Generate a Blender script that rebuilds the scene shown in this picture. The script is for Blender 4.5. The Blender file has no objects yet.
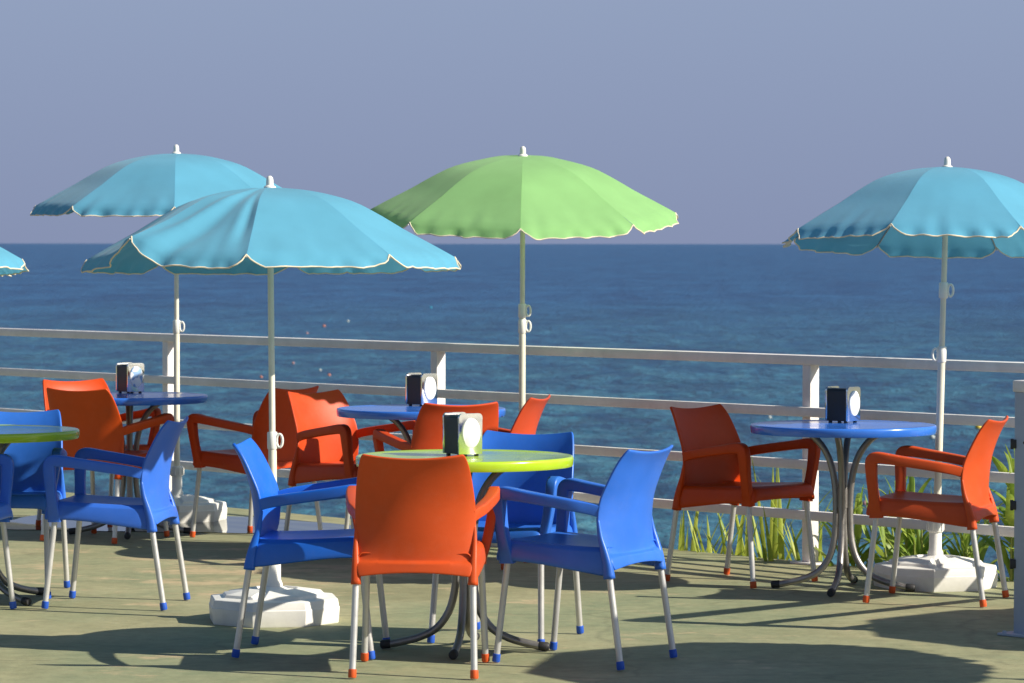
import bpy, bmesh, math, random
from mathutils import Vector, Matrix, noise
random.seed(7)
R = math.radians
PI = math.pi
scene = bpy.context.scene
C = scene.collection

# ------------------------------------------------------------------ materials
def nodes_of(m):
    m.use_nodes = True
    nt = m.node_tree
    return nt, nt.nodes, nt.links

def mat(name, col, rough=0.4, metal=0.0, var=0.08, vscale=6.0, bump=0.0, bscale=60.0, spec=0.5, rvar=0.08, coat=0.0, each=0.0, dust=0.0):
    m = bpy.data.materials.new(name)
    nt, N, L = nodes_of(m)
    b = N['Principled BSDF']
    b.inputs['Metallic'].default_value = metal
    b.inputs['Specular IOR Level'].default_value = spec
    b.inputs['Coat Weight'].default_value = coat
    tc = N.new('ShaderNodeTexCoord')
    oi = N.new('ShaderNodeObjectInfo')
    add = N.new('ShaderNodeVectorMath'); add.operation = 'ADD'
    L.new(tc.outputs['Object'], add.inputs[0]); L.new(oi.outputs['Location'], add.inputs[1])
    nz = N.new('ShaderNodeTexNoise'); nz.inputs['Scale'].default_value = vscale
    nz.inputs['Detail'].default_value = 6.0; nz.inputs['Roughness'].default_value = 0.65
    L.new(add.outputs[0], nz.inputs['Vector'])
    mr = N.new('ShaderNodeMapRange'); mr.inputs[1].default_value = 0.3; mr.inputs[2].default_value = 0.7
    mr.inputs[3].default_value = 1 - var; mr.inputs[4].default_value = 1 + var
    L.new(nz.outputs['Fac'], mr.inputs[0])
    hs = N.new('ShaderNodeHueSaturation'); hs.inputs['Color'].default_value = (*col, 1)
    if each > 0:                                   # every chair has aged a little differently
        wn = N.new('ShaderNodeTexWhiteNoise'); wn.noise_dimensions = '3D'; L.new(oi.outputs['Location'], wn.inputs['Vector'])
        for sock, amp, mid in (('Hue', .0025 * each, .5), ('Saturation', .03 * each, .985), ('Value', .05 * each, 1.0)):
            q = N.new('ShaderNodeMapRange'); q.inputs[3].default_value = mid - amp; q.inputs[4].default_value = mid + amp
            sp_ = N.new('ShaderNodeSeparateXYZ'); L.new(wn.outputs['Color'], sp_.inputs[0])
            L.new(sp_.outputs[{'Hue': 0, 'Saturation': 1, 'Value': 2}[sock]], q.inputs[0]); L.new(q.outputs[0], hs.inputs[sock])
    mx = N.new('ShaderNodeVectorMath'); mx.operation = 'SCALE'
    L.new(hs.outputs[0], mx.inputs[0])
    L.new(mr.outputs[0], mx.inputs['Scale'])
    last = mx.outputs[0]
    if dust > 0:                                   # dry dust and scuffs in blotches
        dn = N.new('ShaderNodeTexNoise'); dn.inputs['Scale'].default_value = 16; dn.inputs['Detail'].default_value = 10; dn.inputs['Roughness'].default_value = .75
        L.new(add.outputs[0], dn.inputs['Vector'])
        dm = N.new('ShaderNodeMapRange'); dm.inputs[1].default_value = .50; dm.inputs[2].default_value = .78; dm.inputs[3].default_value = 0; dm.inputs[4].default_value = dust
        L.new(dn.outputs['Fac'], dm.inputs[0])
        dx = N.new('ShaderNodeMix'); dx.data_type = 'RGBA'; dx.inputs[7].default_value = (.42, .36, .28, 1)
        L.new(dm.outputs[0], dx.inputs[0]); L.new(last, dx.inputs[6]); last = dx.outputs[2]
    L.new(last, b.inputs['Base Color'])
    r2 = N.new('ShaderNodeMapRange'); r2.inputs[1].default_value = 0.3; r2.inputs[2].default_value = 0.7
    r2.inputs[3].default_value = max(0.03, rough - rvar); r2.inputs[4].default_value = min(1, rough + rvar)
    L.new(nz.outputs['Fac'], r2.inputs[0]); L.new(r2.outputs[0], b.inputs['Roughness'])
    if bump > 0:
        n2 = N.new('ShaderNodeTexNoise'); n2.inputs['Scale'].default_value = bscale
        n2.inputs['Detail'].default_value = 3.0
        L.new(add.outputs[0], n2.inputs['Vector'])
        bp = N.new('ShaderNodeBump'); bp.inputs['Strength'].default_value = bump; bp.inputs['Distance'].default_value = 0.01
        L.new(n2.outputs['Fac'], bp.inputs['Height']); L.new(bp.outputs[0], b.inputs['Normal'])
    return m

def cloth_mat(name, col, trans):
    m = bpy.data.materials.new(name)
    nt, N, L = nodes_of(m)
    b = N['Principled BSDF']; out = N['Material Output']
    b.inputs['Roughness'].default_value = 0.8
    b.inputs['Specular IOR Level'].default_value = 0.2
    b.inputs['Sheen Weight'].default_value = 0.15
    tc = N.new('ShaderNodeTexCoord')
    nz = N.new('ShaderNodeTexNoise'); nz.inputs['Scale'].default_value = 4.0; nz.inputs['Detail'].default_value = 7
    L.new(tc.outputs['Object'], nz.inputs['Vector'])
    mr = N.new('ShaderNodeMapRange'); mr.inputs[1].default_value = 0.3; mr.inputs[2].default_value = 0.7
    mr.inputs[3].default_value = 0.92; mr.inputs[4].default_value = 1.07
    L.new(nz.outputs['Fac'], mr.inputs[0])
    mx = N.new('ShaderNodeVectorMath'); mx.operation = 'SCALE'; mx.inputs[0].default_value = col
    L.new(mr.outputs[0], mx.inputs['Scale']); L.new(mx.outputs[0], b.inputs['Base Color'])
    wv = N.new('ShaderNodeTexNoise'); wv.inputs['Scale'].default_value = 22.0; wv.inputs['Detail'].default_value = 4
    L.new(tc.outputs['Object'], wv.inputs['Vector'])
    bp = N.new('ShaderNodeBump'); bp.inputs['Strength'].default_value = 0.12; bp.inputs['Distance'].default_value = 0.004
    L.new(wv.outputs['Fac'], bp.inputs['Height']); L.new(bp.outputs[0], b.inputs['Normal'])
    tr = N.new('ShaderNodeBsdfTranslucent'); L.new(mx.outputs[0], tr.inputs['Color'])
    ms = N.new('ShaderNodeMixShader'); ms.inputs[0].default_value = trans
    L.new(b.outputs[0], ms.inputs[1]); L.new(tr.outputs[0], ms.inputs[2]); L.new(ms.outputs[0], out.inputs['Surface'])
    return m

def leaf_mat(name, col, col2):
    m = bpy.data.materials.new(name)
    nt, N, L = nodes_of(m)
    b = N['Principled BSDF']; out = N['Material Output']
    b.inputs['Roughness'].default_value = 0.5
    tc = N.new('ShaderNodeTexCoord')
    nz = N.new('ShaderNodeTexNoise'); nz.inputs['Scale'].default_value = 9.0; nz.inputs['Detail'].default_value = 4
    L.new(tc.outputs['Object'], nz.inputs['Vector'])
    cr = N.new('ShaderNodeValToRGB')
    cr.color_ramp.elements[0].position = 0.35; cr.color_ramp.elements[0].color = (*col, 1)
    cr.color_ramp.elements[1].position = 0.65; cr.color_ramp.elements[1].color = (*col2, 1)
    L.new(nz.outputs['Fac'], cr.inputs[0]); L.new(cr.outputs[0], b.inputs['Base Color'])
    tr = N.new('ShaderNodeBsdfTranslucent'); L.new(cr.outputs[0], tr.inputs['Color'])
    ms = N.new('ShaderNodeMixShader'); ms.inputs[0].default_value = 0.4
    L.new(b.outputs[0], ms.inputs[1]); L.new(tr.outputs[0], ms.inputs[2]); L.new(ms.outputs[0], out.inputs['Surface'])
    return m

M = {}
M['orange'] = mat('orange_plastic', (0.55, 0.057, 0.002), 0.42, var=0.10, vscale=3.5, spec=0.25, each=1.0, dust=0.05, bump=0.05, bscale=300)
M['blue'] = mat('blue_plastic', (0.018, 0.140, 0.62), 0.38, var=0.12, vscale=3.5, spec=0.45, each=1.0, dust=0.05, bump=0.05, bscale=300)
M['orange_cap'] = mat('orange_foot', (0.6, 0.085, 0.012), 0.5, var=0.12)
M['blue_cap'] = mat('blue_foot', (0.015, 0.09, 0.5), 0.5, var=0.12)
M['alu'] = mat('satin_aluminium', (0.60, 0.59, 0.57), 0.38, metal=0.45, var=0.08, vscale=14)
M['steel'] = mat('scuffed_steel', (0.30, 0.285, 0.27), 0.42, metal=0.75, var=0.16, vscale=11, rvar=0.12)
M['cap_black'] = mat('black_rubber', (0.022, 0.022, 0.024), 0.6, var=0.3, vscale=40)
M['lime'] = mat('lime_resin', (0.42, 0.62, 0.018), 0.18, var=0.08, vscale=5, spec=0.6, rvar=0.08, coat=0.3, dust=.12)
M['royal'] = mat('royal_blue_resin', (0.036, 0.170, 0.66), 0.22, var=0.10, vscale=5, spec=0.6, rvar=0.08, coat=0.3)
M['turq'] = cloth_mat('turquoise_canvas', (0.125, 0.43, 0.625), 0.31)
M['green'] = cloth_mat('lime_green_canvas', (0.33, 0.65, 0.25), 0.40)
M['trim'] = mat('white_hem', (0.72, 0.64, 0.48), 0.8, var=0.12, vscale=30)
M['pole'] = mat('cream_painted_pole', (0.74, 0.70, 0.58), 0.4, var=0.08, vscale=10)
M['whiteplastic'] = mat('white_plastic', (0.78, 0.77, 0.72), 0.42, var=0.05, vscale=6)
M['base'] = mat('white_moulded_base', (0.80, 0.78, 0.73), 0.5, var=0.10, vscale=7, bump=0.02, bscale=60, dust=.2)
M['rib'] = mat('grey_rib', (0.45, 0.45, 0.44), 0.4, metal=0.5)
M['rail'] = mat('white_rail_paint', (0.74, 0.70, 0.68), 0.5, var=0.12, vscale=5, bump=0.1, bscale=60)
M['gate'] = mat('blue_grey_post', (0.40, 0.44, 0.50), 0.45, var=0.08, vscale=5)  # side railing posts and plates, one even tone bluer and darker than the rails
M['black'] = mat('black_side', (0.014, 0.015, 0.020), 0.42, var=0.2, vscale=30)
M['chrome'] = mat('chrome_plate', (0.80, 0.80, 0.82), 0.12, metal=1.0, var=0.03)
M['iron'] = mat('black_hinge', (0.02, 0.02, 0.024), 0.5, var=0.2)
M['leaf'] = leaf_mat('reed_leaf', (0.24, 0.34, 0.04), (0.50, 0.54, 0.08))
M['leaf2'] = leaf_mat('broad_leaf', (0.15, 0.28, 0.04), (0.40, 0.48, 0.08))
M['stem'] = mat('green_stem', (0.22, 0.25, 0.05), 0.6, var=0.25, vscale=14)
M['buoy_orange'] = mat('orange_float', (0.42, 0.15, 0.09), 0.5)
M['buoy_yellow'] = mat('yellow_float', (0.60, 0.42, 0.03), 0.5)
M['buoy_white'] = mat('white_float', (0.42, 0.46, 0.44), 0.5)
M['buoy_pink'] = mat('pink_float', (0.36, 0.20, 0.20), 0.5)
M['buoy_teal'] = mat('teal_float', (0.03, 0.36, 0.50), 0.5)

def disc_mat(name, tint, amount):
    # printed oval panel: white with a few loose smudges of colour
    m = bpy.data.materials.new(name)
    nt, N, L = nodes_of(m); b = N['Principled BSDF']
    b.inputs['Roughness'].default_value = 0.3
    tc = N.new('ShaderNodeTexCoord')
    nz = N.new('ShaderNodeTexNoise'); nz.inputs['Scale'].default_value = 26; nz.inputs['Detail'].default_value = 1
    L.new(tc.outputs['Object'], nz.inputs['Vector'])
    cr = N.new('ShaderNodeValToRGB'); e = cr.color_ramp.elements
    e[0].position = amount; e[0].color = (*tint, 1)
    e[1].position = amount + 0.05; e[1].color = (0.82, 0.82, 0.80, 1)
    L.new(nz.outputs['Fac'], cr.inputs[0]); L.new(cr.outputs[0], b.inputs['Base Color'])
    return m
M['disc'] = disc_mat('white_oval', (0.7, 0.7, 0.68), 0.25)
M['disc_print'] = disc_mat('printed_oval', (0.25, 0.40, 0.62), 0.42)

# ------------------------------------------------------------------ mesh helpers
def link(name, bm, material, parent=None, sharp=38):
    bmesh.ops.recalc_face_normals(bm, faces=bm.faces)
    for f in bm.faces: f.smooth = True
    for e in bm.edges:
        if len(e.link_faces) == 2:
            try:
                if e.calc_face_angle() > R(sharp): e.smooth = False
            except ValueError:
                pass
    me = bpy.data.meshes.new(name); bm.to_mesh(me); bm.free()
    me.materials.append(material)
    o = bpy.data.objects.new(name, me); C.objects.link(o)
    if parent: o.parent = parent
    return o

def thing(name, label, cat, loc=(0, 0, 0), rz=0.0, group=None):
    o = bpy.data.objects.new(name, None); C.objects.link(o)
    o.empty_display_size = 0.1
    o.location = loc; o.rotation_euler = (0, 0, rz)
    o['label'] = label; o['category'] = cat
    if group: o['group'] = group
    return o

def tag(o, label, cat, group=None):
    o['label'] = label; o['category'] = cat
    if group: o['group'] = group
    return o

def struct(o, label=None, kind='structure'):
    o['kind'] = kind
    if label: o['label'] = label
    return o

def add_box(bm, sx, sy, sz, mtx=None, bev=0.0, seg=2):
    r = bmesh.ops.create_cube(bm, size=1.0)
    vs = r['verts']
    bmesh.ops.scale(bm, vec=(sx, sy, sz), verts=vs)
    if bev > 0:
        es = list({e for v in vs for e in v.link_edges})
        rb = bmesh.ops.bevel(bm, geom=es, offset=bev, segments=seg, affect='EDGES', profile=0.5)
        vs = list({v for f in rb['faces'] for v in f.verts} | {v for v in vs if v.is_valid})
        # gather whole island
        seen = set(vs); st = list(vs)
        while st:
            v = st.pop()
            for e in v.link_edges:
                w = e.other_vert(v)
                if w not in seen: seen.add(w); st.append(w)
        vs = list(seen)
    if mtx is not None: bmesh.ops.transform(bm, matrix=mtx, verts=vs)
    return vs

def T(x, y, z): return Matrix.Translation((x, y, z))

def sweep(bm, pts, sec, lateral=None, caps=True):
    """pts: list of Vector; sec(i) -> list of (a,b) section points; a along lateral, b along normal"""
    pts = [Vector(p) for p in pts]
    rings = []
    prev = None
    for i, p in enumerate(pts):
        t = (pts[min(i + 1, len(pts) - 1)] - pts[max(i - 1, 0)]).normalized()
        if lateral is not None:
            la = Vector(lateral)
        else:
            la = prev if prev is not None else (Vector((0, 0, 1)).cross(t) if abs(t.z) < 0.9 else Vector((1, 0, 0)))
        la = (la - t * la.dot(t)).normalized(); prev = la
        n = t.cross(la)
        rings.append([bm.verts.new(p + la * a + n * b) for a, b in sec(i)])
    k = len(rings[0])
    for i in range(len(rings) - 1):
        for j in range(k):
            bm.faces.new((rings[i][j], rings[i][(j + 1) % k], rings[i + 1][(j + 1) % k], rings[i + 1][j]))
    if caps:
        bm.faces.new(rings[0][::-1]); bm.faces.new(rings[-1])
    return rings

def circ(r, n=12): return [(r * math.cos(2 * PI * k / n), r * math.sin(2 * PI * k / n)) for k in range(n)]

def tube(bm, pts, r, n=12):
    rr = r if isinstance(r, (list, tuple)) else [r] * len(pts)
    return sweep(bm, pts, lambda i: circ(rr[i], n))

def superell(a, b, p=3.2, n=16):
    out = []
    for k in range(n):
        t = 2 * PI * k / n; c, s = math.cos(t), math.sin(t)
        out.append((a * math.copysign(abs(c) ** (2 / p), c), b * math.copysign(abs(s) ** (2 / p), s)))
    return out

def rrect(a, b, r, n=3):
    out = []
    for cx, cy, a0 in ((a - r, b - r, 0), (-a + r, b - r, 90), (-a + r, -b + r, 180), (a - r, -b + r, 270)):
        for k in range(n + 1):
            t = R(a0 + 90 * k / n); out.append((cx + r * math.cos(t), cy + r * math.sin(t)))
    return out

def lathe(bm, prof, n=32, mtx=None):
    """prof list of (r,z)"""
    rings = []
    for r, z in prof:
        if r < 1e-6: rings.append([bm.verts.new((0, 0, z))])
        else: rings.append([bm.verts.new((r * math.cos(2 * PI * k / n), r * math.sin(2 * PI * k / n), z)) for k in range(n)])
    for a, b in zip(rings, rings[1:]):
        for k in range(n):
            q = [a[k % len(a)], a[(k + 1) % len(a)], b[(k + 1) % len(b)], b[k % len(b)]]
            u = []
            for v in q:
                if v not in u: u.append(v)
            if len(u) > 2: bm.faces.new(u)
    vs = [v for r_ in rings for v in r_]
    if mtx is not None: bmesh.ops.transform(bm, matrix=mtx, verts=vs)
    return vs

def lerpk(keys, x):
    """piecewise smooth interpolation of tuples keyed by first item"""
    if x <= keys[0][0]: return keys[0][1:]
    for a, b in zip(keys, keys[1:]):
        if x <= b[0]:
            t = (x - a[0]) / (b[0] - a[0])
            return tuple(p + (q - p) * t for p, q in zip(a[1:], b[1:]))
    return keys[-1][1:]

def catmull(pts, sub=4):
    P = [Vector(p) for p in pts]; out = []
    for i in range(len(P) - 1):
        p0 = P[max(i - 1, 0)]; p1 = P[i]; p2 = P[i + 1]; p3 = P[min(i + 2, len(P) - 1)]
        for k in range(sub):
            t = k / sub
            out.append(0.5 * ((2 * p1) + (p2 - p0) * t + (2 * p0 - 5 * p1 + 4 * p2 - p3) * t * t + (3 * p1 - p0 - 3 * p2 + p3) * t ** 3))
    out.append(P[-1]); return out

def bake(o, *mods):
    """apply modifiers (type, dict) to o's own mesh data"""
    for ty, kw in mods:
        md = o.modifiers.new(ty.lower(), ty)
        for k, v in kw.items(): setattr(md, k, v)
    dg = bpy.context.evaluated_depsgraph_get(); dg.update()
    me = bpy.data.meshes.new_from_object(o.evaluated_get(dg))
    old = o.data; o.modifiers.clear(); o.data = me; me.name = old.name
    for p in me.polygons: p.use_smooth = True
    return o

def dup(root, loc, rz, label=None, group=None):
    r = root.copy(); C.objects.link(r); r.location = loc; r.rotation_euler = (0, 0, rz)
    if label: r['label'] = label
    if group: r['group'] = group
    for ch in list(root.children):
        c = ch.copy(); C.objects.link(c); c.parent = r
        for g in list(ch.children):
            d = g.copy(); C.objects.link(d); d.parent = c
    return r

# ------------------------------------------------------------------ armchair
def make_chair(col, cap, label, group):
    t = thing('plastic_armchair', label, 'chair', group=group)
    pm = M[col]
    # backrest: one moulded shell with flared rear leg sockets
    bm = bmesh.new()
    # z, half width, y of the side edge, how far the middle lies behind it, sag of the middle
    K = [(0.350, .190, .038, .006, .000), (0.360, .196, .040, .007, .0), (0.385, .202, .048, .013, .0), (0.394, .204, .056, .021, .0), (0.400, .205, .068, .016, .0), (0.410, .206, .076, .022, .0),
         (0.45, .209, .092, .040, .0), (0.52, .210, .099, .054, .0), (0.585, .208, .092, .054, .0), (0.62, .206, .079, .048, .0),
         (0.66, .202, .060, .040, .0), (0.715, .195, .034, .034, .002), (0.75, .187, .012, .029, .006), (0.770, .180, -.005, .023, .012), (0.777, .173, -.012, .017, .014)]
    nu = 20
    rows = []
    for (z, w, ye, bl, sag) in K:
        row = []
        for i in range(nu + 1):
            u = -1 + 2 * i / nu
            k = 1 - u * u
            zz = z - sag * k
            if z < 0.37: zz += 0.014 * k      # the lower edge arches between the legs
            row.append(bm.verts.new((w * u, ye - bl * (k ** 0.8), zz)))
        rows.append(row)
    for a, b in zip(rows, rows[1:]):
        for i in range(nu): bm.faces.new((a[i], a[i + 1], b[i + 1], b[i]))
    bk = link('backrest', bm, pm, t)
    bake(bk, ('SOLIDIFY', dict(thickness=0.011, offset=0)), ('BEVEL', dict(width=0.0035, segments=2, limit_method='ANGLE', angle_limit=R(50))), ('SUBSURF', dict(levels=1, render_levels=1)))
    # sockets / stiles added to the same mesh
    bm = bmesh.new(); bm.from_mesh(bk.data)
    for s in (-1, 1):
        pts = catmull([(s * .2025, .0505, .322), (s * .2035, .057, .37), (s * .2055, .070, .42), (s * .2065, .085, .47), (s * .2045, .096, .535)], 3)
        n = len(pts)
        rad = [.0185 - .0140 * (i / (n - 1)) ** 1.1 for i in range(n)]
        sweep(bm, pts, lambda i: superell(rad[i], rad[i] * 1.15, 2.6, 14), lateral=(1, 0, 0))
    bm.to_mesh(bk.data); bm.free()
    for p in bk.data.polygons: p.use_smooth = True
    # seat with side and front skirts
    bm = bmesh.new()
    #  y, half width, top z centre, edge rise, skirt bottom z
    S = [(.058, .188, .420, .008, .326), (.085, .194, .414, .012, .330), (.15, .199, .410, .016, .339), (.23, .203, .411, .017, .350), (.31, .205, .416, .016, .361),
         (.39, .205, .424, .012, .367), (.44, .204, .432, .007, .367), (.468, .203, .435, .004, .366), (.484, .201, .430, .0, .366), (.493, .199, .412, -.002, .367), (.495, .197, .384, -.004, .370)]
    rows = []
    for (y, w, zt, er, zb) in S:
        prof = []
        for x, z in ((-w - .012, zb), (-w - .011, (zb + zt) / 2), (-w - .006, zt + er - .010), (-w + .006, zt + er + .001), (-w * .84, zt + er * .7), (-w * .5, zt + er * .2), (0, zt)):
            prof.append((x, max(z, zb)))
        prof = prof + [(-x, z) for x, z in prof[-2::-1]]
        rows.append([bm.verts.new((x, y, z)) for x, z in prof])
    for a, b in zip(rows, rows[1:]):
        for i in range(len(a) - 1): bm.faces.new((a[i], a[i + 1], b[i + 1], b[i]))
    st = link('seat', bm, pm, t)
    bake(st, ('SOLIDIFY', dict(thickness=0.007, offset=1)), ('SUBSURF', dict(levels=1, render_levels=1)))
    # arms: a loop from the back edge forward and down into the front leg socket
    for s in (-1, 1):
        bm = bmesh.new()
        key = [(.2015, .090, .5565), (.2125, .130, .5675), (.229, .200, .580), (.244, .300, .595), (.2505, .385, .607), (.2515, .430, .6125), (.2515, .452, .6115), (.2510, .4635, .604), (.2500, .468, .588),
               (.246, .4685, .560), (.238, .467, .510), (.228, .464, .460), (.217, .461, .415), (.2080, .458, .385), (.2050, .457, .360)]
        pts = catmull([(s * x, y, z) for x, y, z in key], 3)
        n = len(pts)
        arc = [0.0]
        for p, q in zip(pts, pts[1:]): arc.append(arc[-1] + (q - p).length)
        arc = [a / arc[-1] for a in arc]
        def sec(i):
            f = arc[i]
            hl = (.019 + .004 * math.exp(-((f - .50) / .16) ** 2) - .002 * f) * min(1, .30 + f * 5)
            ht = .0205 + .004 * math.exp(-((f - .62) / .12) ** 2) + .008 * max(0, (f - .80) / .2) ** 1.5
            return rrect(hl, ht, min(hl, ht) * .38)
        sweep(bm, pts, sec, lateral=(1, 0, 0))
        link('armrest', bm, pm, t, sharp=50)
    # legs
    for a, b in (((-.2035, .457, .375), (-.218, .498, .004)), ((.2035, .457, .375), (.218, .498, .004)),
                 ((-.2025, .051, .335), (-.211, 0, .004)), ((.2025, .051, .335), (.211, 0, .004))):
        a, b = Vector(a), Vector(b)
        bm = bmesh.new(); d = (b - a)
        tube(bm, [a, a + d * .5, b - d.normalized() * .018], .0118, 14)
        lg = link('leg', bm, M['alu'], t)
        bm = bmesh.new(); u = d.normalized()
        tube(bm, [b - u * .030, b - u * .0285, b - u * .004, b], [.0128, .0142, .0146, .0125], 14)
        link('foot_cap', bm, M[cap], lg)
    return t

# ------------------------------------------------------------------ round table
def make_table(topm, label, group):
    t = thing('round_table', label, 'table', group=group)
    bm = bmesh.new()
    lathe(bm, [(0, .716), (.30, .7165), (.385, .718), (.393, .720), (.3985, .7185), (.4015, .713), (.402, .706), (.400, .688), (.397, .6825), (.391, .682), (.387, .686), (.385, .702), (0, .702)], 72)
    link('tabletop', bm, M[topm], t, sharp=50)
    for k in range(4):
        a = k * PI / 2
        ca, sa = math.cos(a), math.sin(a)
        prof = [(.20, .690), (.165, .683), (.125, .660), (.085, .615), (.056, .555), (.038, .48), (.031, .40), (.031, .30), (.038, .215), (.060, .140), (.105, .080), (.165, .048), (.225, .031), (.285, .0185)]
        pts = catmull([(r * ca, r * sa, z) for r, z in prof], 3)
        bm = bmesh.new(); tube(bm, pts, .0145, 14)
        lg = link('leg', bm, M['steel'], t)
        bm = bmesh.new()
        a0 = Vector((.276 * ca, .276 * sa, .0205)); a1 = Vector((.314 * ca, .314 * sa, .0172))
        tube(bm, [a0, a0.lerp(a1, .1), a0.lerp(a1, .85), a1], [.0155, .0168, .0168, .0125], 14)
        link('foot_cap', bm, M['cap_black'], lg)
    # small hub plate that ties the tubes together
    bm = bmesh.new(); lathe(bm, [(0, .36), (.026, .36), (.026, .44), (0, .44)], 20)
    link('hub', bm, M['steel'], t)
    return t

# ------------------------------------------------------------------ napkin dispenser
def make_dispenser(label, group, discm='disc'):
    t = thing('napkin_dispenser', label, 'napkin holder', group=group)
    def plate(w, h, d, y, bm):
        # outline with rounded upper corners, gently scalloped crest
        o = []
        n = 10
        for i in range(n + 1):
            a = PI * 0.5 * i / n
            o.append((w / 2 - .016 + .016 * math.cos(a), h - .016 + .016 * math.sin(a)))
        for i in range(n + 1):
            a = PI * 0.5 + PI * 0.5 * i / n
            o.append((-w / 2 + .016 + .016 * math.cos(a), h - .016 + .016 * math.sin(a)))
        o += [(-w / 2, .008), (w / 2, .008)]
        f = [bm.verts.new((x, y - d / 2, z)) for x, z in o]; b = [bm.verts.new((x, y + d / 2, z)) for x, z in o]
        bm.faces.new(f); bm.faces.new(b[::-1])
        k = len(o)
        for i in range(k): bm.faces.new((f[i], f[(i + 1) % k], b[(i + 1) % k], b[i]))
    bm = bmesh.new(); plate(.092, .150, .100, 0, bm)
    for x in (-.036, .036):
        for y in (-.04, .04): add_box(bm, .012, .012, .010, T(x, y, .005))
    link('body', bm, M['black'], t)
    for y in (-.055, .055):
        bm = bmesh.new(); plate(.100, .158, .010, y, bm)
        bmesh.ops.bevel(bm, geom=[e for e in bm.edges], offset=.002, segments=2, affect='EDGES', profile=.5)
        link('face_plate', bm, M['chrome'], t)
    for s in (-1, 1):
        bm = bmesh.new(); n = 36
        ring = lambda k, yy: [bm.verts.new((k * .039 * math.cos(2 * PI * i / n), s * yy, .086 + k * .055 * math.sin(2 * PI * i / n))) for i in range(n)]
        r0, r1, r2 = ring(1, .0598), ring(1, .064), ring(.93, .0665)
        for a, b in ((r0, r1), (r1, r2)):
            for i in range(n): bm.faces.new((a[i], a[(i + 1) % n], b[(i + 1) % n], b[i]))
        bm.faces.new(r2)
        link('oval_panel', bm, M[discm], t)
    return t

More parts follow.
